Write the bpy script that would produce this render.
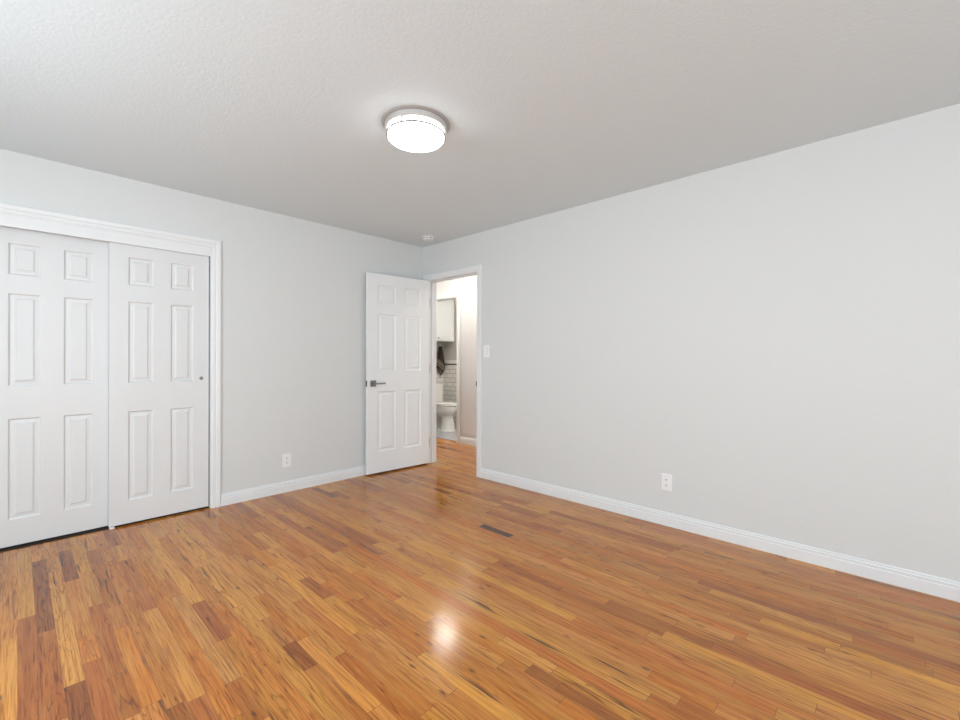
import bpy, bmesh, math, random
from mathutils import Vector, Matrix
S = bpy.context.scene
C = S.collection
for o in list(bpy.data.objects): bpy.data.objects.remove(o)
random.seed(7)

# ---------------------------------------------------------------- camera
FPX, CY, YAW, ROLL, EYE = 439.5, 358.01, 0.8117, 0.0022, 1.186
YA, XB, HC = 3.916, 3.181, 2.44          # left wall plane, right wall plane, ceiling height
Fv = Vector((math.sin(YAW), math.cos(YAW), 0)); Rv = Vector((math.cos(YAW), -math.sin(YAW), 0)); Uv = Vector((0, 0, 1))
R3 = Rv*math.cos(ROLL)+Uv*math.sin(ROLL); U3 = Uv*math.cos(ROLL)-Rv*math.sin(ROLL)
cd = bpy.data.cameras.new('camera'); cam = bpy.data.objects.new('camera', cd); C.objects.link(cam)
M = Matrix((R3, U3, -Fv)).transposed().to_4x4(); M.translation = (0, 0, EYE); cam.matrix_world = M
cd.sensor_width = 36; cd.lens = FPX/960*36; cd.shift_y = -(360-CY)/960; cd.clip_start = .05
S.camera = cam

# ---------------------------------------------------------------- world, daylight through the windows, exposure
w = bpy.data.worlds.new('world'); S.world = w; w.use_nodes = True
bg = w.node_tree.nodes['Background']; bg.inputs[0].default_value = (.86, .935, 1, 1); bg.inputs[1].default_value = 8.7
S.view_settings.view_transform = 'Standard'; S.view_settings.look = 'None'; S.view_settings.gamma = 1
S.view_settings.exposure = 0.07
S.view_settings.use_curve_mapping = False
XL, YR = -1.3, -2.3                       # window wall and rear wall planes
WIN = [('x', .8, 2.6, .70, 2.15), ('y', -.9, 1.4, .70, 2.15)]   # openings
def area(name, loc, rot, sx, sy, power=None, col=(1, 1, 1), portal=False):
    l = bpy.data.lights.new(name, 'AREA'); l.shape = 'RECTANGLE'; l.size = sx; l.size_y = sy
    if portal: l.cycles.is_portal = True
    else: l.energy = power; l.color = col
    o = bpy.data.objects.new(name, l); C.objects.link(o); o.location = loc; o.rotation_euler = rot
    return o
area('window_portal', (XL-.13, 1.70, 1.425), (0, -math.pi/2, 0), 1.45, 1.8, portal=True)
area('window_portal', (.25, YR-.13, 1.425), (math.pi/2, 0, 0), 2.3, 1.45, portal=True)
LAMP, HALL, BATH = 7.5, 29.0, 48.0      # emission of the lamp diffusers

# ---------------------------------------------------------------- materials
def mat(name, col, rough=.5, metal=0, bump=None, emit=0, ecol=None, coat=0):
    m = bpy.data.materials.new(name); m.use_nodes = True; n = m.node_tree.nodes; L = m.node_tree.links
    b = n['Principled BSDF']; b.inputs['Base Color'].default_value = (*col, 1)
    b.inputs['Roughness'].default_value = rough; b.inputs['Metallic'].default_value = metal
    b.inputs['Coat Weight'].default_value = coat
    if emit:
        b.inputs['Emission Color'].default_value = (*(ecol or (1, 1, 1)), 1); b.inputs['Emission Strength'].default_value = emit
    if bump:
        sc, st, dist, det = bump
        tc = n.new('ShaderNodeTexCoord'); nz = n.new('ShaderNodeTexNoise'); nz.inputs['Scale'].default_value = sc; nz.inputs['Detail'].default_value = det
        bp = n.new('ShaderNodeBump'); bp.inputs['Strength'].default_value = st; bp.inputs['Distance'].default_value = dist
        L.new(tc.outputs['Object'], nz.inputs['Vector']); L.new(nz.outputs['Fac'], bp.inputs['Height']); L.new(bp.outputs['Normal'], b.inputs['Normal'])
    return m
M_wall = mat('wall_paint', (.716, .736, .728), .55, bump=(70, .25, .003, 3))
M_ceil = mat('ceiling_paint', (.738, .815, .848), .75, bump=(85, .42, .004, 3))
M_trim = mat('trim_paint', (.82, .84, .845), .38)
M_door = mat('door_paint', (.755, .77, .77), .42, bump=(140, .08, .001, 2))
M_door3 = mat('bedroom_door_paint', (.86, .88, .885), .40, bump=(140, .08, .001, 2))
M_hall = mat('hall_paint', (.70, .69, .69), .6)
M_bathp = mat('bath_paint', (.60, .575, .53), .6)
M_nickel = mat('brushed_nickel', (.78, .77, .75), .38, 1)
M_dnick = mat('aged_nickel', (.30, .285, .27), .32, 1)
M_base = mat('shadow_ring_grey', (.50, .49, .48), .6, .6)
M_plate = mat('white_plastic', (.90, .90, .90), .3)
M_slot = mat('dark_slot', (.03, .03, .03), .6)
M_porc = mat('porcelain', (.88, .87, .84), .08, coat=.5)
M_diff = mat('lit_opal_glass', (.95, .95, .93), .2, emit=LAMP, ecol=(.93, .97, 1))
M_band = mat('opal_glass_band', (.95, .95, .93), .2, emit=8.0, ecol=(.97, .99, 1))
M_diffh = mat('lit_hall_glass', (.95, .95, .93), .2, emit=HALL, ecol=(1, .93, .84))
M_diffb = mat('added_bath_lamp_glass', (.95, .95, .93), .2, emit=BATH, ecol=(1, .95, .88))
M_track = mat('closet_track', (.55, .55, .55), .5)
M_dark = mat('dark_bronze', (.10, .09, .085), .4, 1)
M_black = mat('black_liner', (.02, .02, .02), .3)
M_bfloor = mat('bath_floor', (.42, .42, .44), .35)

def tile_mat():
    m = mat('white_subway_tile', (.8, .8, .78), .12); n = m.node_tree.nodes; L = m.node_tree.links; b = n['Principled BSDF']
    tc = n.new('ShaderNodeTexCoord'); br = n.new('ShaderNodeTexBrick')
    br.inputs['Color1'].default_value = (.80, .79, .75, 1); br.inputs['Color2'].default_value = (.76, .75, .71, 1); br.inputs['Mortar'].default_value = (.40, .37, .34, 1)
    br.inputs['Scale'].default_value = 1; br.inputs['Brick Width'].default_value = .152; br.inputs['Row Height'].default_value = .076
    br.inputs['Mortar Size'].default_value = .004; br.inputs['Mortar Smooth'].default_value = .2
    L.new(tc.outputs['UV'], br.inputs['Vector']); L.new(br.outputs['Color'], b.inputs['Base Color'])
    return m
M_tile = tile_mat()

def floor_mat():
    m = mat('oak_strip_floor', (.5, .3, .15), .17); n = m.node_tree.nodes; L = m.node_tree.links; b = n['Principled BSDF']
    def N(t, **k):
        x = n.new(t)
        for a, v in k.items():
            if isinstance(v, tuple) and a == 'inp':
                pass
            setattr(x, a, v)
        return x
    def math_(op, a, c=None, clamp=False):
        x = n.new('ShaderNodeMath'); x.operation = op; x.use_clamp = clamp
        for i, v in enumerate((a, c)):
            if v is None: continue
            if hasattr(v, 'links'): L.new(v, x.inputs[i])
            else: x.inputs[i].default_value = v
        return x.outputs[0]
    def mixc(fac, A, B, mode='MIX'):
        x = n.new('ShaderNodeMix'); x.data_type = 'RGBA'; x.blend_type = mode
        for s, v in ((x.inputs[0], fac), (x.inputs[6], A), (x.inputs[7], B)):
            if hasattr(v, 'links'): L.new(v, s)
            elif isinstance(v, tuple): s.default_value = (*v, 1)
            else: s.default_value = v
        return x.outputs[2]
    def ramp(v, p0, p1):
        x = n.new('ShaderNodeMapRange'); x.clamp = True; L.new(v, x.inputs[0]); x.inputs[1].default_value = p0; x.inputs[2].default_value = p1
        return x.outputs[0]
    def noise(vec, sc, det=3, dist=0, rough=.5):
        x = n.new('ShaderNodeTexNoise'); x.inputs['Scale'].default_value = sc; x.inputs['Detail'].default_value = det
        x.inputs['Distortion'].default_value = dist; x.inputs['Roughness'].default_value = rough; L.new(vec, x.inputs['Vector']); return x.outputs['Fac']
    def comb(x_, y_, z_):
        c = n.new('ShaderNodeCombineXYZ')
        for i, v in enumerate((x_, y_, z_)):
            if hasattr(v, 'links'): L.new(v, c.inputs[i])
            else: c.inputs[i].default_value = v
        return c.outputs[0]
    uv = n.new('ShaderNodeUVMap'); uv.uv_map = 'plank'; sp = n.new('ShaderNodeSeparateXYZ'); L.new(uv.outputs[0], sp.inputs[0])
    u, v = sp.outputs[0], sp.outputs[1]                      # u: metres across from the plank edge, v: metres along
    at = n.new('ShaderNodeAttribute'); at.attribute_name = 'tone'; tone = at.outputs['Color']
    a2 = n.new('ShaderNodeAttribute'); a2.attribute_name = 'seed'; s2 = n.new('ShaderNodeSeparateColor'); L.new(a2.outputs['Color'], s2.inputs[0])
    sd, sfig, sl = s2.outputs[0], s2.outputs[1], s2.outputs[2]
    sz = math_('MULTIPLY', sd, 50.0)
    # fine pores and long streaks
    fine = noise(comb(math_('MULTIPLY', u, 230.0), math_('MULTIPLY', v, 7.0), sz), 1.0, 3)
    mid = noise(comb(math_('MULTIPLY', u, 90.0), math_('MULTIPLY', v, 3.0), sz), 1.0, 4, .4, .6)
    broad = noise(comb(math_('MULTIPLY', u, 26.0), math_('MULTIPLY', v, 2.2), math_('ADD', sz, 9.0)), 1.0, 2)
    # growth rings: contours of a stretched noise field
    fld = noise(comb(math_('MULTIPLY', u, 21.0), math_('MULTIPLY', v, 1.5), math_('ADD', sz, 3.0)), 1.0, 2, .1, .35)
    rings = math_('ABSOLUTE', math_('SINE', math_('MULTIPLY', fld, 40.0)))
    ringd = ramp(rings, .45, .0)
    c = mixc(math_('MULTIPLY', ramp(mid, .44, .66), .70), tone, (.58, .44, .32), 'MULTIPLY')
    c = mixc(math_('MULTIPLY', math_('MULTIPLY', ringd, ramp(fine, .28, .58)), math_('MULTIPLY', ramp(sfig, .2, .7), .9)), c, (.36, .24, .16), 'MULTIPLY')
    c = mixc(math_('MULTIPLY', ramp(fine, .50, .70), .70), c, (.48, .34, .24), 'MULTIPLY')
    c = mixc(math_('MULTIPLY', ramp(broad, .50, .78), .30), c, (.62, .32, .075))
    # dark mineral streaks on some planks
    st = noise(comb(math_('MULTIPLY', u, 75.0), math_('MULTIPLY', v, 3.1), math_('ADD', sz, 20.0)), 1.0, 2, .6)
    c = mixc(math_('MULTIPLY', math_('MULTIPLY', ramp(st, .60, .68), ramp(sl, .35, .8)), .85), c, (.07, .025, .01))
    # knots
    vo = n.new('ShaderNodeTexVoronoi'); vo.inputs['Scale'].default_value = 1.0
    wob = noise(comb(math_('MULTIPLY', u, 60.0), math_('MULTIPLY', v, 30.0), sz), 1.0, 2)
    L.new(comb(math_('ADD', math_('MULTIPLY', u, 17.0), math_('MULTIPLY', wob, .15)), math_('MULTIPLY', v, 5.5), sz), vo.inputs['Vector'])
    kn = math_('MULTIPLY', ramp(vo.outputs['Distance'], .15, .04), ramp(sd, .70, .74))
    c = mixc(math_('MULTIPLY', kn, .8), c, (.06, .02, .008))
    # seams
    e1 = ramp(u, .0007, .0); e2 = ramp(u, .0566, .0573)
    ev = s2.outputs[2]
    at3 = n.new('ShaderNodeAttribute'); at3.attribute_name = 'ends'; s3 = n.new('ShaderNodeSeparateColor'); L.new(at3.outputs['Color'], s3.inputs[0])
    seam = math_('MAXIMUM', e1, e2)
    w1 = math_('SUBTRACT', v, math_('MULTIPLY', s3.outputs[0], 10.0)); w2 = math_('SUBTRACT', math_('MULTIPLY', s3.outputs[1], 10.0), v)
    seam = math_('MAXIMUM', seam, ramp(math_('MINIMUM', w1, w2), .0012, .0002))
    c = mixc(math_('MULTIPLY', seam, .8), c, (.05, .018, .006))
    L.new(c, b.inputs['Base Color'])
    ro = n.new('ShaderNodeMapRange'); L.new(fine, ro.inputs[0]); ro.inputs[3].default_value = .11; ro.inputs[4].default_value = .19; L.new(ro.outputs[0], b.inputs['Roughness'])
    # waviness of the polished boards + soft seams
    tc = n.new('ShaderNodeTexCoord'); big = noise(tc.outputs['Object'], 7.0, 1)
    h = math_('ADD', math_('MULTIPLY', big, .9), math_('MULTIPLY', fine, .10)); h = math_('SUBTRACT', h, math_('MULTIPLY', math_('MAXIMUM', e1, e2), .08))
    bp = n.new('ShaderNodeBump'); bp.inputs['Strength'].default_value = .35; bp.inputs['Distance'].default_value = .0022; L.new(h, bp.inputs['Height']); L.new(bp.outputs[0], b.inputs['Normal'])
    b.inputs['Specular IOR Level'].default_value = .48
    return m
M_floor = floor_mat()

def towel_mat():
    m = mat('towel_cloth', (.06, .04, .03), .95); n = m.node_tree.nodes; L = m.node_tree.links; b = n['Principled BSDF']
    tc = n.new('ShaderNodeTexCoord'); sp = n.new('ShaderNodeSeparateXYZ'); L.new(tc.outputs['Object'], sp.inputs[0])
    ad = n.new('ShaderNodeMath'); ad.operation = 'MULTIPLY_ADD'; L.new(sp.outputs[0], ad.inputs[0]); ad.inputs[1].default_value = .9; L.new(sp.outputs[2], ad.inputs[2])
    cr = n.new('ShaderNodeValToRGB'); cr.color_ramp.interpolation = 'CONSTANT'
    mr = n.new('ShaderNodeMapRange'); mr.inputs[1].default_value = -.5; mr.inputs[2].default_value = 0; L.new(ad.outputs[0], mr.inputs[0]); L.new(mr.outputs[0], cr.inputs[0])
    e = cr.color_ramp.elements; dk = (.030, .019, .014, 1); lt = (.30, .25, .21, 1)
    e[0].position = 0; e[0].color = (.10, .08, .07, 1); e[1].position = .1; e[1].color = dk
    for p, c in ((.20, lt), (.235, dk), (.30, lt), (.34, dk), (.39, lt), (.42, dk)): k = e.new(p); k.color = c
    L.new(cr.outputs[0], b.inputs['Base Color']); return m
M_towel = towel_mat()

# ---------------------------------------------------------------- mesh helpers
def nb(): return bmesh.new()
def box(bm, x0, x1, y0, y1, z0, z1, bev=0):
    vs = [bm.verts.new((x, y, z)) for x in (x0, x1) for y in (y0, y1) for z in (z0, z1)]
    fs = [bm.faces.new([vs[i] for i in q]) for q in ((0, 1, 3, 2), (4, 6, 7, 5), (0, 4, 5, 1), (2, 3, 7, 6), (0, 2, 6, 4), (1, 5, 7, 3))]
    bmesh.ops.recalc_face_normals(bm, faces=fs)
    if bev:
        es = list({e for f in fs for e in f.edges}); bmesh.ops.bevel(bm, geom=es, offset=bev, segments=2, affect='EDGES', profile=.5)
def lathe(bm, prof, n=64, c=(0, 0, 0), cap=True):
    rings = []
    for r, z in prof:
        rings.append([bm.verts.new((c[0]+max(r, 1e-4)*math.cos(2*math.pi*i/n), c[1]+max(r, 1e-4)*math.sin(2*math.pi*i/n), c[2]+z)) for i in range(n)])
    fs = []
    for a, b in zip(rings, rings[1:]):
        for i in range(n): fs.append(bm.faces.new((a[i], a[(i+1) % n], b[(i+1) % n], b[i])))
    if cap: fs.append(bm.faces.new(rings[0])); fs.append(bm.faces.new(rings[-1]))
    bmesh.ops.recalc_face_normals(bm, faces=fs)
def sections(bm, secs):
    """loft closed point loops"""
    R = [[bm.verts.new(p) for p in s] for s in secs]; n = len(R[0]); fs = []
    for a, b in zip(R, R[1:]):
        for i in range(n): fs.append(bm.faces.new((a[i], a[(i+1) % n], b[(i+1) % n], b[i])))
    fs.append(bm.faces.new(R[0])); fs.append(bm.faces.new(R[-1])); bmesh.ops.recalc_face_normals(bm, faces=fs)
def run(bm, prof, p0, p1, out, up=(0, 0, 1)):
    """sweep a profile [(out, up)...] from p0 to p1 (closed prism)"""
    p0, p1, out, up = Vector(p0), Vector(p1), Vector(out), Vector(up)
    sections(bm, [[p+out*a+up*b for a, b in prof] for p in (p0, p1)])
def frame_run(bm, prof, pts, outdir, centre):
    """mitred casing: prof [(out from wall, across)] swept along a planar path of corner points; across direction = away from opening"""
    outdir = Vector(outdir); rings = []
    P = [Vector(p) for p in pts]
    for i, p in enumerate(P):
        dirs = []
        if i > 0: dirs.append((P[i]-P[i-1]).normalized())
        if i < len(P)-1: dirs.append((P[i+1]-P[i]).normalized())
        ns = []
        for d in dirs:
            nn = d.cross(outdir).normalized()
            mid = (P[i-1]+P[i])/2 if d is dirs[0] and i > 0 else (P[i]+P[i+1])/2
            if nn.dot(mid-Vector(centre)) < 0: nn = -nn
            ns.append(nn)
        a = ns[0] if len(ns) == 1 else (ns[0]+ns[1])
        rings.append([p+outdir*q[0]+a*q[1] for q in prof])
    sections(bm, rings)
def obj(name, bm, m, parent=None, loc=None, smooth=False):
    me = bpy.data.meshes.new(name)
    if smooth:
        for f in bm.faces: f.smooth = True
    bm.to_mesh(me); bm.free(); me.materials.append(m)
    if smooth: me.set_sharp_from_angle(angle=math.radians(38))
    o = bpy.data.objects.new(name, me); C.objects.link(o)
    if parent is not None: o.parent = parent
    if loc: o.location = loc
    return o
def tag(o, label, cat=None, group=None, kind=None):
    if label: o['label'] = label
    if cat: o['category'] = cat
    if group: o['group'] = group
    if kind: o['kind'] = kind
    return o
def empty(name, loc, rz=0):
    o = bpy.data.objects.new(name, None); C.objects.link(o); o.location = loc; o.rotation_euler = (0, 0, rz); o.empty_display_size = .05; return o
def struct(name, bm, m, label, cat, **k): return tag(obj(name, bm, m, **k), label, cat, kind='structure')

# ---------------------------------------------------------------- floor of strip planks
def px_floor(px, py):
    d = Fv+R3*((px-480)/FPX)+U3*((CY-py)/FPX); t = -EYE/d.z; return d.x*t, d.y*t
PW = .0573; PH = .0037
T = {k: (a*1.03, b*.945, c*.73) for k, (a, b, c) in {'lt': (.60, .285, .080), 'tan': (.59, .265, .068), 'md': (.53, .215, .050), 'or': (.53, .195, .038), 'rd': (.40, .140, .032), 'dk': (.29, .095, .024), 'vd': (.10, .033, .013), 'ye': (.64, .300, .066)}.items()}
marks = [((38,561),(46,630),'dk'),((26,548),(28,616),'lt'),((11,550),(6,638),'tan'),((25,618),(22,730),'rd'),((2,641),(3,725),'ye'),((44,632),(50,725),'rd'),
 ((62,612),(76,683),'lt'),((72,685),(84,730),'dk'),((84,637),(90,661),'or'),((87,663),(108,725),'rd'),((67,550),(73,580),'dk'),((125,560),(148,608),'rd'),
 ((163,578),(189,617),'rd'),((149,610),(185,704),'lt'),((190,592),(228,682),'lt'),((212,603),(252,655),'or'),((229,683),(262,720),'rd'),((286,645),(310,668),'dk'),
 ((300,580),(326,598),'rd'),((747,636),(960,721),'lt'),((700,580),(960,664),'rd'),((667,554),(960,638),'lt'),((715,642),(960,745),'rd'),((482,525),(512,536),'vd'),
 ((525,671),(536,679),'dk'),((437,488),(452,493),'dk'),((560,685),(640,735),'rd'),((130,625),(160,700),'or'),((110,590),(130,650),'tan'),((690,562),(760,582),'rd'),
 ((500,560),(560,590),'rd'),((400,540),(440,565),'tan'),((350,600),(420,655),'or'),((300,640),(380,705),'ye'),((430,620),(500,665),'ye'),((250,560),(300,600),'tan'),
 ((230,500),(262,516),'rd'),((318,487),(336,497),'dk'),((610,600),(700,640),'rd'),((820,690),(900,730),'or'),((560,560),(640,592),'ye')]
forced = {}
for a, b_, t in marks:
    (x0, y0), (x1, y1) = px_floor(*a), px_floor(*b_)
    k = math.floor(((x0+x1)/2-PH)/PW); forced.setdefault(k, []).append((min(y0, y1), max(y0, y1), t))
def build_floor(name, X0, X1, Y0, Y1, label):
    bm = nb(); uvl = bm.loops.layers.uv.new('plank')
    lt = bm.loops.layers.float_color.new('tone'); ls = bm.loops.layers.float_color.new('seed'); le = bm.loops.layers.float_color.new('ends')
    rnd = random.Random(11)
    k0 = math.floor((X0-PH)/PW); k1 = math.ceil((X1-PH)/PW)
    names = ['tan']*6+['md']*8+['or']*6+['lt']*2+['ye']*3+['rd']*2
    for k in range(k0, k1):
        xa, xb = PH+k*PW, PH+(k+1)*PW; ca, cb = max(xa, X0), min(xb, X1)
        if cb-ca < 1e-5: continue
        f = []; last = -99
        for s in sorted(forced.get(k, [])):
            if s[0] >= last-.001: f.append(s); last = s[1]
        segs = []; y = Y0-rnd.uniform(0, .9)
        fi = 0
        while y < Y1:
            if fi < len(f) and y >= f[fi][0]-.2:
                segs.append((y, f[fi][1], f[fi][2])); y = f[fi][1]; fi += 1; continue
            ln = rnd.choice((.25, .35, .45, .6, .8, 1.0, 1.25))*rnd.uniform(.85, 1.15); e = y+ln
            if fi < len(f) and e > f[fi][0]-.21: e = max(f[fi][0], y+.02) if f[fi][0] > y+.02 else f[fi][0]
            segs.append((y, e, rnd.choice(names))); y = e
        for (ya, yb, t) in segs:
            a_, b2 = max(ya, Y0), min(yb, Y1)
            if b2-a_ < .001: continue
            base = T[t]; j = rnd.uniform(.90, 1.10); col = [base[0]*j, base[1]*j*rnd.uniform(.95, 1.05), base[2]*j*rnd.uniform(.85, 1.15), 1]
            sd = [rnd.random(), rnd.random()**1.1, rnd.random(), 1]
            if t == 'vd': sd[1] = 0
            off = 0
            vs = [bm.verts.new(p) for p in ((ca, a_, 0), (cb, a_, 0), (cb, b2, 0), (ca, b2, 0))]
            fc = bm.faces.new(vs)
            for lp in fc.loops:
                lp[uvl].uv = (lp.vert.co.x-xa, lp.vert.co.y+2); lp[lt] = col; lp[ls] = sd; lp[le] = ((ya+2)/10, (yb+2)/10, 0, 1)
    # slab underside
    d = -.05; q = [bm.verts.new(p) for p in ((X0, Y0, d), (X0, Y1, d), (X1, Y1, d), (X1, Y0, d))]; fb = bm.faces.new(q)
    return struct(name, bm, M_floor, label, 'floor')
build_floor('floor', XL-.12, 4.32, YR-.12, 6.5, 'glossy honey and red brown oak strip floor running through room and hall')
bm = nb(); box(bm, 4.32, 5.37, 3.9, 6.0, -.05, .0)
struct('floor_bathroom', bm, M_bfloor, 'pale grey bathroom floor under the toilet', 'floor')
bm = nb(); box(bm, XL-.12, 5.4, YR-.12, 6.5, HC, HC+.06)
struct('ceiling', bm, M_ceil, 'light grey lightly textured ceiling', 'ceiling')

bm = nb(); box(bm, -.44, 1.34, YA+.030, YA+.72, .0005, .003)  # near-black sheet paints the shade line in the gap under the doors
struct('floor_closet_shade', bm, mat('closet_gap_shade', (.03, .024, .02), .95, bump=(400, .5, .002, 2)), 'dark sheet on the closet floor standing in for shade under the sliding doors', 'floor')
# ---------------------------------------------------------------- walls
TH = .12
CX0, CX1, CZ = -.145, 1.05, 2.05          # closet opening
DY0, DY1, DZ = 3.058, 3.823, 2.05          # bedroom doorway
XC = 4.26; BY0, BY1, BZ = 4.486, 5.22, 2.04   # hall far wall and bathroom doorway
X2, Y2 = 5.25, 5.88
bm = nb(); box(bm, XL, CX0, YA, YA+TH, 0, HC); box(bm, CX1, XB, YA, YA+TH, 0, HC); box(bm, CX0, CX1, YA, YA+TH, CZ, HC)
struct('wall_left', bm, M_wall, 'light grey wall holding the sliding closet doors', 'wall')
bm = nb(); box(bm, XB, XB+TH, YR, DY0-.015, 0, HC); box(bm, XB, XB+TH, DY1+.015, 6.5, 0, HC); box(bm, XB, XB+TH, DY0-.015, DY1+.015, DZ+.015, HC)
struct('wall_right', bm, M_wall, 'long blank light grey wall right of the open doorway', 'wall')
def holed(name, ax, c0, c1, a0, a1, h):
    bm = nb(); _, s0, s1, z0, z1 = h
    for (p, q, r, s) in ((a0, s0, 0, HC), (s1, a1, 0, HC), (s0, s1, 0, z0), (s0, s1, z1, HC)):
        box(bm, c0, c1, p, q, r, s) if ax == 'x' else box(bm, p, q, c0, c1, r, s)
    return struct(name, bm, M_wall, None, 'wall')
holed('wall_window', 'x', XL-TH, XL, YR-.12, YA+TH, WIN[0])['label'] = 'light grey side wall with a wide window behind the camera'
holed('wall_rear', 'y', YR-TH, YR, XL, XB+TH, WIN[1])['label'] = 'light grey rear wall with a wide window behind the camera'
def window(name, ax, h, lab):
    _, s0, s1, z0, z1 = h; c = (XL-.06) if ax == 'x' else (YR-.06); bm = nb()
    def bx(p, q, r, s, d=.025):
        box(bm, c-d, c+d, p, q, r, s, .003) if ax == 'x' else box(bm, p, q, c-d, c+d, r, s, .003)
    bx(s0, s0+.05, z0, z1); bx(s1-.05, s1, z0, z1); bx(s0+.05, s1-.05, z0, z0+.05); bx(s0+.05, s1-.05, z1-.05, z1); bx((s0+s1)/2-.025, (s0+s1)/2+.025, z0+.05, z1-.05, .02)
    return struct(name, bm, M_trim, lab, 'window')
window('window_1', 'x', WIN[0], 'white framed sliding window in the side wall')
window('window_2', 'y', WIN[1], 'white framed sliding window in the rear wall')
# closet interior
bm = nb(); box(bm, CX0-.3, CX1+.3, YA+.72, YA+.80, 0, HC); box(bm, CX0-.38, CX0-.3, YA+TH, YA+.80, 0, HC); box(bm, CX1+.3, CX1+.38, YA+TH, YA+.80, 0, HC)
struct('wall_closet', bm, M_wall, 'plain walls inside the closet behind the sliding doors', 'wall')
# hall
bm = nb(); box(bm, XC, XC+TH, 1.4, BY0-.015, 0, HC); box(bm, XC, XC+TH, BY1+.015, 6.5, 0, HC); box(bm, XC, XC+TH, BY0-.015, BY1+.015, BZ+.015, HC)
struct('wall_hall', bm, M_hall, 'pale pinkish grey hall wall around the bathroom doorway', 'wall')
bm = nb(); box(bm, XB+TH, XC, 1.3, 1.4, 0, HC); box(bm, XB+TH, XC, 6.4, 6.5, 0, HC)
struct('wall_hall_ends', bm, M_hall, 'plain end walls of the hall outside the bedroom', 'wall')
# bathroom
bm = nb(); box(bm, X2, X2+TH, 3.9, Y2+TH, 0, HC); box(bm, XC+TH, X2, Y2, Y2+TH, 0, HC); box(bm, XC+TH, X2+TH, 3.9-TH, 3.9, 0, HC)
struct('wall_bathroom', bm, M_bathp, 'beige grey painted bathroom walls above the white tile', 'wall')
TZ = 1.07
bm = nb(); uvl = bm.loops.layers.uv.new('UVMap')
box(bm, X2-.01, X2, 3.9, Y2, 0, TZ); box(bm, XC+TH, X2-.01, Y2-.01, Y2, 0, TZ)
for f in bm.faces:
    for lp in f.loops:
        c = lp.vert.co; lp[uvl].uv = ((c.y if abs(f.normal.x) > .5 else c.x), c.z)
struct('trim_1', bm, M_tile, 'white subway wall tile with dark grout behind the toilet', 'tile')
bm = nb(); box(bm, X2-.018, X2, 3.9, Y2, 1.085, 1.15, .004); box(bm, XC+TH, X2-.018, Y2-.018, Y2, 1.085, 1.15, .004)
tc_ = struct('trim_2', bm, M_porc, 'white tile cap rail above a thin black liner', 'tile trim')
bm = nb(); box(bm, X2-.014, X2, 3.9, Y2, TZ-.004, TZ+.014, .003); box(bm, XC+TH, X2-.014, Y2-.014, Y2, TZ-.004, TZ+.014, .003)
tag(obj('black_liner', bm, M_black, tc_), 'black liner strip')

# ---------------------------------------------------------------- trims
BASE = [(0, 0), (.015, 0), (.015, .060), (.0115, .064), (.0125, .070), (.0125, .078), (.008, .082), (.008, .090), (.005, .094), (0, .094)]
def base(name, segs, label):
    bm = nb()
    for p0, p1, out in segs: run(bm, BASE, p0, p1, out)
    return struct(name, bm, M_trim, label, 'baseboard')
CAS = .063
base('baseboard_left', [((CX1+CAS+.006, YA, 0), (XB-.001, YA, 0), (0, -1, 0)), ((XL+.02, YA, 0), (CX0-CAS-.006, YA, 0), (0, -1, 0))], 'white grooved baseboard between closet and open door')
base('baseboard_right', [((XB, YR+.02, 0), (XB, DY0-.062, 0), (-1, 0, 0))], 'long white grooved baseboard along the right wall')
base('baseboard_rear', [((XL+.02, YR, 0), (XB-.02, YR, 0), (0, 1, 0)), ((XL, YR+.02, 0), (XL, YA-.02, 0), (1, 0, 0))], 'white baseboard along the window walls')
base('baseboard_hall', [((XC, 1.4, 0), (XC, BY0-.062, 0), (-1, 0, 0)), ((XC, BY1+.062, 0), (XC, 6.4, 0), (-1, 0, 0))], 'short white baseboard in the hall beyond the doorway')
# profile across a casing: (proud of the wall, away from the opening)
def casprof(wd): return [(0, 0), (.009, 0), (.010, wd*.10), (.013, wd*.16), (.013, wd*.42), (.011, wd*.46), (.016, wd*.56), (.018, wd*.80), (.018, wd*.96), (.014, wd), (0, wd)]
# closet
bm = nb(); frame_run(bm, casprof(CAS), [(CX0-.005, YA, 0), (CX0-.005, YA, CZ), (CX1+.005, YA, CZ), (CX1+.005, YA, 0)], (0, -1, 0), ((CX0+CX1)/2, YA, 1))
t1 = struct('trim_3', bm, M_trim, 'white moulded casing around the sliding closet doors', 'door casing')
bm = nb(); box(bm, CX0+.001, CX1+.003, YA-.006, YA+.012, 1.978, CZ, .002); obj('fascia_board', bm, M_trim, t1)
bm = nb(); box(bm, CX0-.005, CX0+.006, YA-.004, YA+TH, 0, CZ); box(bm, CX1-.001, CX1+.005, YA-.004, YA+TH, 0, CZ); box(bm, CX0+.006, CX1-.006, YA+.012, YA+TH, CZ-.012, CZ); obj('jamb', bm, M_trim, t1)
bm = nb(); box(bm, CX0+.006, CX1-.006, YA+.014, YA+.105, 2.03, CZ-.012); obj('sliding_track', bm, M_track, t1)
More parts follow.
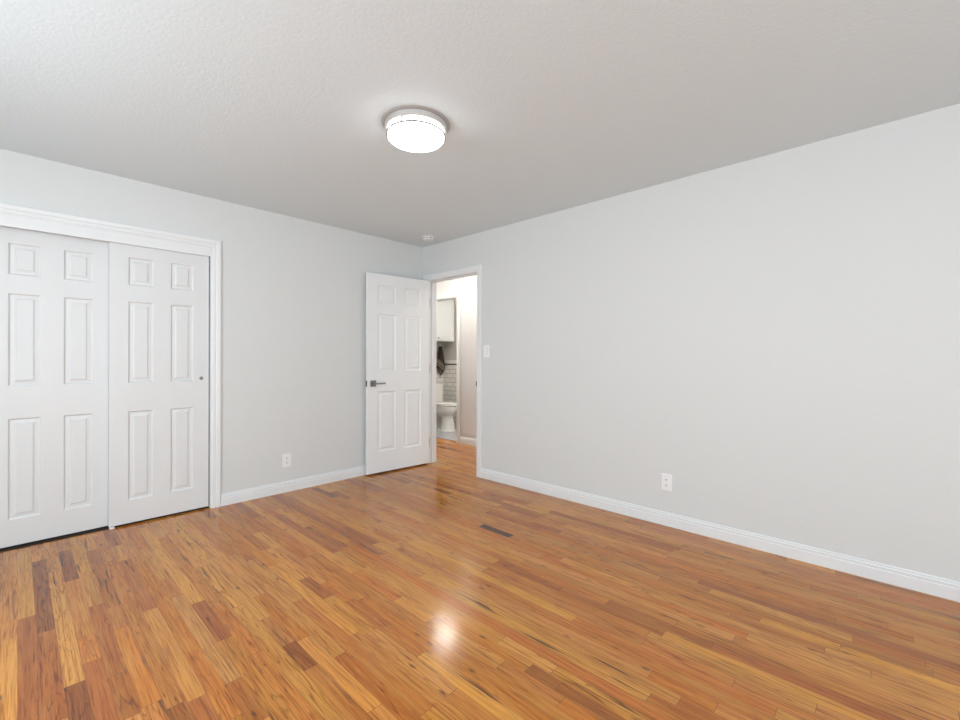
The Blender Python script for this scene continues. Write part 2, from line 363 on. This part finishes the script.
# bedroom doorway
bm = nb()
frame_run(bm, casprof(.058), [(XB, DY0-.004, 0), (XB, DY0-.004, DZ+.004), (XB, DY1+.004, DZ+.004), (XB, DY1+.004, 0)], (-1, 0, 0), (XB, (DY0+DY1)/2, 1))
frame_run(bm, casprof(.058), [(XB+TH, DY0-.004, 0), (XB+TH, DY0-.004, DZ+.004), (XB+TH, DY1+.004, DZ+.004), (XB+TH, DY1+.004, 0)], (1, 0, 0), (XB+TH, (DY0+DY1)/2, 1))
t2 = struct('trim_4', bm, M_trim, 'white moulded casing around the open bedroom doorway', 'door casing')
bm = nb(); box(bm, XB-.001, XB+TH+.001, DY0-.015, DY0, 0, DZ); box(bm, XB-.001, XB+TH+.001, DY1, DY1+.015, 0, DZ); box(bm, XB-.001, XB+TH+.001, DY0-.015, DY1+.015, DZ, DZ+.015)
obj('jamb', bm, M_trim, t2)
bm = nb(); box(bm, XB+.045, XB+.08, DY0, DY0+.011, 0, DZ-.011, .002); box(bm, XB+.045, XB+.08, DY1-.011, DY1, 0, DZ-.011, .002); box(bm, XB+.045, XB+.08, DY0, DY1, DZ-.011, DZ, .002)
obj('door_stop', bm, M_trim, t2)
bm = nb(); box(bm, XB+.002, XB+.040, DY0, DY0+.002, .900, .956, .0005); box(bm, XB-.013, XB+.003, DY0-.001, DY0+.004, .905, .951, .001)
tag(obj('strike_plate', bm, M_dark, t2), 'dark metal strike plate')
# bathroom doorway
bm = nb()
frame_run(bm, casprof(.066), [(XC, BY0-.001, 0), (XC, BY0-.001, BZ+.004), (XC, BY1+.001, BZ+.004), (XC, BY1+.001, 0)], (-1, 0, 0), (XC, (BY0+BY1)/2, 1))
t3 = struct('trim_5', bm, M_trim, 'white casing around the bathroom doorway across the hall', 'door casing')
bm = nb(); box(bm, XC-.001, XC+TH+.001, BY0-.015, BY0, 0, BZ); box(bm, XC-.001, XC+TH+.001, BY1, BY1+.015, 0, BZ); box(bm, XC-.001, XC+TH+.001, BY0-.015, BY1+.015, BZ, BZ+.015)
obj('jamb', bm, M_trim, t3)
bm = nb(); box(bm, 4.30, 4.34, BY0, BY1, 0, .008, .003); 
obj('threshold', bm, M_bfloor, t3)

# ---------------------------------------------------------------- six panel doors
def six_panel(bm, W, H0, H1, T_, xs, zs, y0=0):
    """slab x 0..W, front face at y=y0 (facing -y), back at y0+T_. xs, zs: panel extents"""
    def face_side(yf, sg):
        X = [0]+[a for p in xs for a in p]+[W]; Z = [H0]+[a for p in zs for a in p]+[H1]
        def V(x, z, d): return bm.verts.new((x, yf+sg*d, z))
        for i in range(len(X)-1):
            for j in range(len(Z)-1):
                x0, x1, z0, z1 = X[i], X[i+1], Z[j], Z[j+1]
                if i % 2 == 1 and j % 2 == 1:
                    prev = [V(x0, z0, 0), V(x1, z0, 0), V(x1, z1, 0), V(x0, z1, 0)]
                    for ins, d in ((.003, .001), (.010, .010), (.013, .0105), (.030, .0085), (.038, .003), (.040, .0028)):
                        cur = [V(x0+ins, z0+ins, d), V(x1-ins, z0+ins, d), V(x1-ins, z1-ins, d), V(x0+ins, z1-ins, d)]
                        for k in range(4): bm.faces.new((prev[k], prev[(k+1) % 4], cur[(k+1) % 4], cur[k]))
                        prev = cur
                    bm.faces.new(prev)
                else:
                    bm.faces.new((V(x0, z0, 0), V(x1, z0, 0), V(x1, z1, 0), V(x0, z1, 0)))
    face_side(y0, 1); face_side(y0+T_, -1)
    for a, b_ in (((0, H0), (0, H1)), ((0, H1), (W, H1)), ((W, H1), (W, H0)), ((W, H0), (0, H0))):
        bm.faces.new([bm.verts.new(p) for p in ((a[0], y0, a[1]), (b_[0], y0, b_[1]), (b_[0], y0+T_, b_[1]), (a[0], y0+T_, a[1]))])
    bmesh.ops.remove_doubles(bm, verts=bm.verts, dist=1e-5)
    bmesh.ops.recalc_face_normals(bm, faces=bm.faces)
ZS = ((.175, .805), (1.003, 1.583), (1.695, 1.895))
XSl = ((.102, .250), (.352, .500))
bm = nb(); six_panel(bm, .602, .015, 2.03, .034, XSl, ZS)
d1 = struct('door_1', bm, M_door, 'left white six panel sliding closet door, on the rear track', 'closet door', loc=(-.141, YA+.060, 0))
bm = nb(); six_panel(bm, .603, .015, 2.03, .034, XSl, ZS)
d2 = struct('door_2', bm, M_door, 'right white six panel sliding closet door with a round metal finger pull, overlapping in front', 'closet door', loc=(.438, YA+.018, 0))
bm = nb(); lathe(bm, [(.0135, 0), (.0135, .0025), (.011, .003), (.010, -.0), (.009, -.001)], 32)
for v in bm.verts: v.co = Vector((v.co.x, -v.co.z, v.co.y))
tag(obj('finger_pull', bm, M_dnick, d2, (.552, -.0005, 1.024), True), 'round metal finger pull')
bm = nb(); box(bm, .440, .468, YA+.006, YA+.030, 0, .012, .002); 
tag(obj('door_guide', bm, M_plate), 'small white plastic floor guide under the meeting edges of the closet doors', 'door guide')

# the open bedroom door: front face (to the camera) from free edge P0 to hinge edge P1
P0, P1 = Vector((2.411, 3.838, 0)), Vector((3.166, 3.784, 0))
ang = math.atan2(P1.y-P0.y, P1.x-P0.x); DW = (P1-P0).length
bm = nb(); six_panel(bm, DW, .017, 2.042, .035, ((.115, .330), (.432, .647)), ((.228, .842), (1.045, 1.635), (1.745, 1.932)))
d3 = struct('door_3', bm, M_door3, 'white six panel hinged door standing open against the left wall', 'door', loc=(P0.x, P0.y, 0))
d3.rotation_euler = (0, 0, ang)
hz = .926
def lever(parent, sgn, y):
    h = empty('door_handle', (.062, y, hz)); h.parent = parent; tag(h, 'dark brushed metal lever handle')
    bm = nb(); box(bm, -.032, .032, min(0, sgn*.009), max(0, sgn*.009), -.032, .032, .002); obj('rose', bm, M_dnick, h)
    bm = nb(); lathe(bm, [(.011, .0), (.011, .045)], 24)
    for v in bm.verts: v.co = Vector((v.co.x, sgn*v.co.z, v.co.y))
    box(bm, -.010, .118, min(sgn*.040, sgn*.052), max(sgn*.040, sgn*.052), -.0075, .0075, .003)
    bmesh.ops.recalc_face_normals(bm, faces=bm.faces)
    obj('lever', bm, M_dnick, h)
lever(d3, -1, 0)
bm = nb(); box(bm, -.0015, .002, .006, .029, hz-.029, hz+.029, .0005); tag(obj('latch_plate', bm, M_dark, d3), 'metal latch plate on the free edge')
bm = nb(); box(bm, -.009, .0, .012, .023, hz-.008, hz+.008, .002); obj('latch_bolt', bm, M_dnick, d3)
for z in (1.80, 1.06, .255):
    h = empty('hinge', (DW, 0, z)); h.parent = d3
    bm = nb(); box(bm, -.0005, .0020, .001, .033, -.045, .045, .0004); obj('hinge_leaf', bm, M_nickel, h)
    bm = nb(); lathe(bm, [(.0055, -.046), (.0055, .046)], 16, (.006, .0405, 0)); obj('hinge_pin', bm, M_nickel, h, smooth=True)
    bm = nb(); box(bm, .0040, .0060, -.004, .030, -.045, .045, .0004); obj('hinge_leaf', bm, M_nickel, h)

# ---------------------------------------------------------------- ceiling lamp
LX, LY = 1.474, 1.875
L_ = empty('ceiling_lamp', (LX, LY, HC)); tag(L_, 'round flush ceiling lamp with brushed nickel rings and lit opal glass', 'ceiling lamp')
bm = nb(); lathe(bm, [(.181, 0), (.182, -.002), (.178, -.006), (.164, -.008)], 96); obj('base_shadow_plate', bm, M_base, L_, smooth=True)  # plate made wide and grey to stand in for the ceiling shadow ring
bm = nb(); lathe(bm, [(.160, -.008), (.165, -.010), (.165, -.038), (.162, -.040), (.150, -.040)], 96); obj('canopy', bm, M_nickel, L_, smooth=True)
bm = nb(); lathe(bm, [(.146, -.0605), (.149, -.062), (.150, -.068), (.1485, -.078), (.140, -.086), (.120, -.092), (.08, -.096), (.04, -.0975), (0, -.098)], 96); obj('glass_diffuser', bm, M_diff, L_, smooth=True)
bm = nb(); lathe(bm, [(.149, -.039), (.149, -.0604)], 96); obj('glass_band', bm, M_band, L_, smooth=True)
bm = nb(); n_ = 96; secs = []
for i in range(n_):
    a = 2*math.pi*i/n_; secs.append([(r*math.cos(a), r*math.sin(a), z) for r, z in ((.1505, -.0600), (.1570, -.0595), (.1570, -.0680), (.1505, -.0680))])
RR = [[bm.verts.new(p) for p in s] for s in secs]
for i in range(n_):
    a, b_ = RR[i], RR[(i+1) % n_]
    for j in range(4): bm.faces.new((a[j], a[(j+1) % 4], b_[(j+1) % 4], b_[j]))
bmesh.ops.recalc_face_normals(bm, faces=bm.faces); obj('trim_ring', bm, M_dnick, L_)
# posts: near-left and near-right of the camera axis
tocam = math.atan2(-LY, -LX)
for k in range(4):
    a = tocam+math.radians(-36+8)+k*math.pi/2
    bm = nb(); lathe(bm, [(.004, -.0605), (.004, -.040)], 10, (.154*math.cos(a), .154*math.sin(a), 0)); obj('post', bm, M_dnick, L_)

def dome_lamp(name, x, y, m, label):
    l = empty(name, (x, y, HC)); tag(l, label, 'ceiling lamp')
    bm = nb(); lathe(bm, [(.20, 0), (.20, -.02), (.19, -.024)], 48); obj('canopy', bm, M_nickel, l, smooth=True)
    bm = nb(); lathe(bm, [(.185, -.022), (.185, -.035), (.165, -.055), (.11, -.072), (.04, -.079), (0, -.08)], 48); obj('glass_diffuser', bm, m, l, smooth=True)
dome_lamp('ceiling_lamp', 3.79, 4.28, M_diffh, 'lit dome lamp on the hall ceiling, seen only as a glare on the floor')
dome_lamp('ceiling_lamp', 3.79, 5.70, M_diffh, 'added unseen fill lamp at the far end of the hall ceiling, hidden behind the corner')  # added lamp with no known fixture, brightens the hall floor
dome_lamp('ceiling_lamp', 3.79, 2.40, M_diffh, 'added unseen fill lamp on the hall ceiling nearer the closed end, hidden behind the right wall')  # added out-of-view lamp that evens the light on the hall wall
dome_lamp('ceiling_lamp', 4.80, 4.35, M_diffb, 'added unseen dome lamp lighting the bathroom from its ceiling')  # invented lamp, out of view, that brightens the bathroom

# ---------------------------------------------------------------- smoke detector
sd = empty('smoke_detector', (2.945, 3.535, HC)); tag(sd, 'small round white smoke detector on the ceiling near the corner', 'smoke detector')
bm = nb(); lathe(bm, [(.068, 0), (.068, -.006), (.064, -.008)], 48); obj('mounting_base', bm, M_plate, sd, smooth=True)
bm = nb(); lathe(bm, [(.054, -.007), (.058, -.010), (.060, -.022), (.055, -.028), (.030, -.030), (0, -.031)], 48); obj('cover', bm, M_plate, sd, smooth=True)
for k in range(10):
    a = 2*math.pi*k/10; bm = nb(); box(bm, -.011, .011, -.0012, .0012, -.003, .003)
    bmesh.ops.transform(bm, matrix=Matrix.Translation((.0588*math.cos(a), .0588*math.sin(a), -.016)) @ Matrix.Rotation(a+math.pi/2, 4, 'Z'), verts=bm.verts)
    tag(obj('vent_slot', bm, M_slot, sd), 'dark vent slot')

# ---------------------------------------------------------------- outlets and switch (built facing -y, at origin)
def plate_bm(wd, ht):
    bm = nb(); hw, hh = wd/2, ht/2
    sections(bm, [[(-hw, 0, -hh), (hw, 0, -hh), (hw, 0, hh), (-hw, 0, hh)], [(-hw, -.003, -hh), (hw, -.003, -hh), (hw, -.003, hh), (-hw, -.003, hh)],
                  [(-hw+.004, -.0055, -hh+.004), (hw-.004, -.0055, -hh+.004), (hw-.004, -.0055, hh-.004), (-hw+.004, -.0055, hh-.004)]])
    return bm
def outlet(loc, rz, label):
    o = empty('wall_outlet', loc, rz); tag(o, label, 'outlet', 'duplex wall outlets')
    obj('cover_plate', plate_bm(.074, .120), M_plate, o)
    for z in (.0195, -.0195):
        bm = nb()
        pts = [(.0165*max(-.86, min(.86, math.cos(2*math.pi*i/32)))/.86*1.0, .0145*math.sin(2*math.pi*i/32)) for i in range(32)]
        sections(bm, [[(x, y, z+q) for x, q in pts] for y in (-.004, -.0075)])
        r = obj('receptacle', bm, M_plate, o)
        for sx, hh in ((-.0063, .0048), (.0063, .0040)):
            bm = nb(); box(bm, sx-.0014, sx+.0014, -.0078, -.0070, z+.002-hh+.001, z+.002+hh+.001); tag(obj('slot', bm, M_slot, r), 'dark slot')
        bm = nb(); lathe(bm, [(.0026, 0), (.0026, .0008)], 12)
        for v in bm.verts: v.co = Vector((v.co.x, -.0070-v.co.z, v.co.y+z-.0075))
        tag(obj('ground_hole', bm, M_slot, r), 'dark round hole')
    bm = nb(); lathe(bm, [(.003, .005), (.0028, .0065), (0, .007)], 12)
    for v in bm.verts: v.co = Vector((v.co.x, -v.co.z, v.co.y))
    obj('screw', bm, M_plate, o)
outlet((1.646, YA, .277), 0, 'white duplex outlet on the left wall between closet and open door')
outlet((XB, 1.186, .305), -math.pi/2, 'white duplex outlet low on the long right wall')
sw = empty('light_switch', (XB, 2.929, 1.253), -math.pi/2); tag(sw, 'white rocker light switch on the right wall beside the doorway', 'light switch')
obj('cover_plate', plate_bm(.076, .120), M_plate, sw)
bm = nb(); sections(bm, [[(-.016, -.005, z), (.016, -.005, z), (.016, -y, z), (-.016, -y, z)] for z, y in ((-.033, .006), (0, .0075), (.033, .0105))])
obj('rocker', bm, M_plate, sw)
bm = nb(); box(bm, -.018, .018, -.0058, -.0050, -.035, .035); tag(obj('rocker_gap', bm, M_track, sw), 'thin grey gap around the rocker')

# ---------------------------------------------------------------- toilet (faces -y, tank on the far side)
TX, TY = 4.848, 5.405
t = empty('toilet', (TX, TY, 0)); tag(t, 'white porcelain toilet seen through the bathroom doorway', 'toilet')
def oval(a_f, a_b, b, cy, z, n=48, p=2.0):
    out = []
    for i in range(n):
        th = 2*math.pi*i/n; c_, s_ = math.cos(th), math.sin(th)
        x = b*math.copysign(abs(c_)**(2/p), c_); y = (a_f if s_ < 0 else a_b)*math.copysign(abs(s_)**(2/p), s_)
        out.append((x, cy+y, z))
    return out
bm = nb(); sections(bm, [oval(.12, .13, .085, -.03, .22), oval(.15, .16, .11, -.02, .25), oval(.205, .19, .155, .0, .28), oval(.235, .20, .178, .0, .315), (oval(.244, .21, .185, .0, .35)), oval(.242, .21, .184, .0, .392), oval(.235, .205, .178, .0, .398)])
obj('bowl', bm, M_porc, t, smooth=True)
bm = nb(); sections(bm, [oval(.130, .36, .135, -.085, 0), oval(.130, .36, .135, -.085, .012), oval(.122, .35, .126, -.085, .020), oval(.120, .13, .124, -.085, .03), oval(.112, .115, .116, -.083, .10), oval(.095, .10, .096, -.080, .18), oval(.090, .10, .090, -.075, .24), oval(.095, .10, .095, -.07, .27)])
obj('pedestal', bm, M_porc, t, smooth=True)
bm = nb(); sections(bm, [oval(.02, .12, .07, .12, .015), oval(.02, .12, .075, .12, .15), oval(.02, .10, .09, .12, .27)]); obj('trapway', bm, M_porc, t, smooth=True)
bm = nb(); sections(bm, [oval(.215, .18, .16, .0, .397), oval(.215, .18, .16, .0, .411), oval(.245, .205, .187, .0, .412), oval(.247, .207, .188, .0, .424), oval(.240, .20, .18, .0, .430)]); obj('seat', bm, M_porc, t, smooth=True)
bm = nb(); sections(bm, [oval(.236, .20, .178, .0, .431), oval(.243, .203, .185, .0, .435), oval(.240, .203, .182, .0, .450), oval(.20, .18, .15, .0, .460)]); obj('lid', bm, M_porc, t, smooth=True)
bm = nb(); sections(bm, [oval(.09, .09, .20, .335, z, p=6) for z in (.37, .40)]+[oval(.095, .095, .21, .335, z, p=6) for z in (.55, .72)]); obj('tank', bm, M_porc, t, smooth=True)
bm = nb(); sections(bm, [oval(.103, .098, .219, .333, z, p=6) for z in (.72, .745)]+[oval(.093, .09, .21, .333, .752, p=6)]); obj('tank_lid', bm, M_porc, t, smooth=True)
bm = nb(); box(bm, -.16, -.11, .222, .240, .655, .672, .003); obj('flush_lever', bm, M_nickel, t)
bm = nb(); box(bm, -.10, .10, .17, .30, .33, .385, .01); obj('tank_shelf', bm, M_porc, t)

# ---------------------------------------------------------------- cabinet above the toilet
CBX0, CBZ0, CBZ1, CBY = XC+TH+.004, 1.471, 2.20, 5.58
cb = empty('wall_cabinet', ((CBX0+X2)/2, Y2, CBZ0)); tag(cb, 'white wall cabinet hung above the toilet in the bathroom', 'cabinet')
cx, cyy, cz = cb.location
bm = nb(); box(bm, CBX0-cx, X2-.003-cx, CBY+.02-cyy, -.003, 0, CBZ1-CBZ0); obj('cabinet_body', bm, M_door, cb)
bm = nb(); box(bm, CBX0-cx, X2-.003-cx, CBY+.004-cyy, -.003, CBZ1-CBZ0, HC-.001-CBZ0); obj('soffit', bm, M_hall, cb)
for a, b_, kx in ((CBX0+.004, 4.812, 4.775), (4.820, X2-.025, 4.858)):
    bm = nb(); W_ = b_-a
    six = bm; X0_, X1_, Z0_, Z1_ = a-cx, b_-cx, .006, CBZ1-CBZ0-.006; yf = CBY-cyy
    box(bm, X0_, X1_, yf+.006, yf+.020, Z0_, Z1_)
    for q in ((X0_, X0_+.055, Z0_, Z1_), (X1_-.055, X1_, Z0_, Z1_), (X0_+.055, X1_-.055, Z0_, Z0_+.055), (X0_+.055, X1_-.055, Z1_-.055, Z1_)): box(bm, q[0], q[1], yf, yf+.006, q[2], q[3])
    dr = obj('cabinet_door', bm, M_door, cb)
    bm = nb(); lathe(bm, [(.005, 0), (.005, .012), (.013, .016), (.013, .022), (.008, .026)], 24)
    for v in bm.verts: v.co = Vector((v.co.x+kx-cx, -v.co.z+yf, v.co.y+.05))
    tag(obj('knob', bm, M_dnick, dr, smooth=True), 'small dark metal knob')

# ---------------------------------------------------------------- towel on a hook
hk = empty('towel_hook', (5.125, Y2, 1.405)); tag(hk, 'small metal towel hook on the bathroom wall beneath the cabinet', 'hook')
bm = nb(); lathe(bm, [(.022, 0), (.022, .006), (.018, .008)], 24)
for v in bm.verts: v.co = Vector((v.co.x, -v.co.z, v.co.y))
obj('hook_plate', bm, M_nickel, hk)
bm = nb(); box(bm, -.005, .005, -.06, -.006, -.012, -.002, .002); box(bm, -.005, .005, -.062, -.052, -.012, .022, .002); obj('hook_arm', bm, M_nickel, hk)
bm = nb(); secs = []; n_ = 64
for z, cxn, hw, hd in ((.0, .0, .020, .022), (-.015, .002, .030, .030), (-.06, .004, .045, .034), (-.14, .008, .068, .036), (-.24, .014, .092, .038), (-.33, .020, .115, .040), (-.37, .026, .120, .040), (-.42, .035, .095, .036), (-.46, .040, .060, .03), (-.50, .045, .022, .018), (-.515, .046, .006, .006)):
    s = []
    for i in range(n_):
        th = 2*math.pi*i/n_; rp = 1+.16*math.sin(7*th+z*3)*(min(1, abs(z)*6))
        s.append((cxn*.4+.8*hw*math.cos(th), hd*math.sin(th)*rp, z))
    secs.append(s)
sections(bm, secs)
tw = obj('hand_towel', bm, M_towel, loc=(5.125, Y2-.060, 1.392), smooth=True); tag(tw, 'dark brown hand towel with pale stripes hanging from the bathroom hook', 'towel')
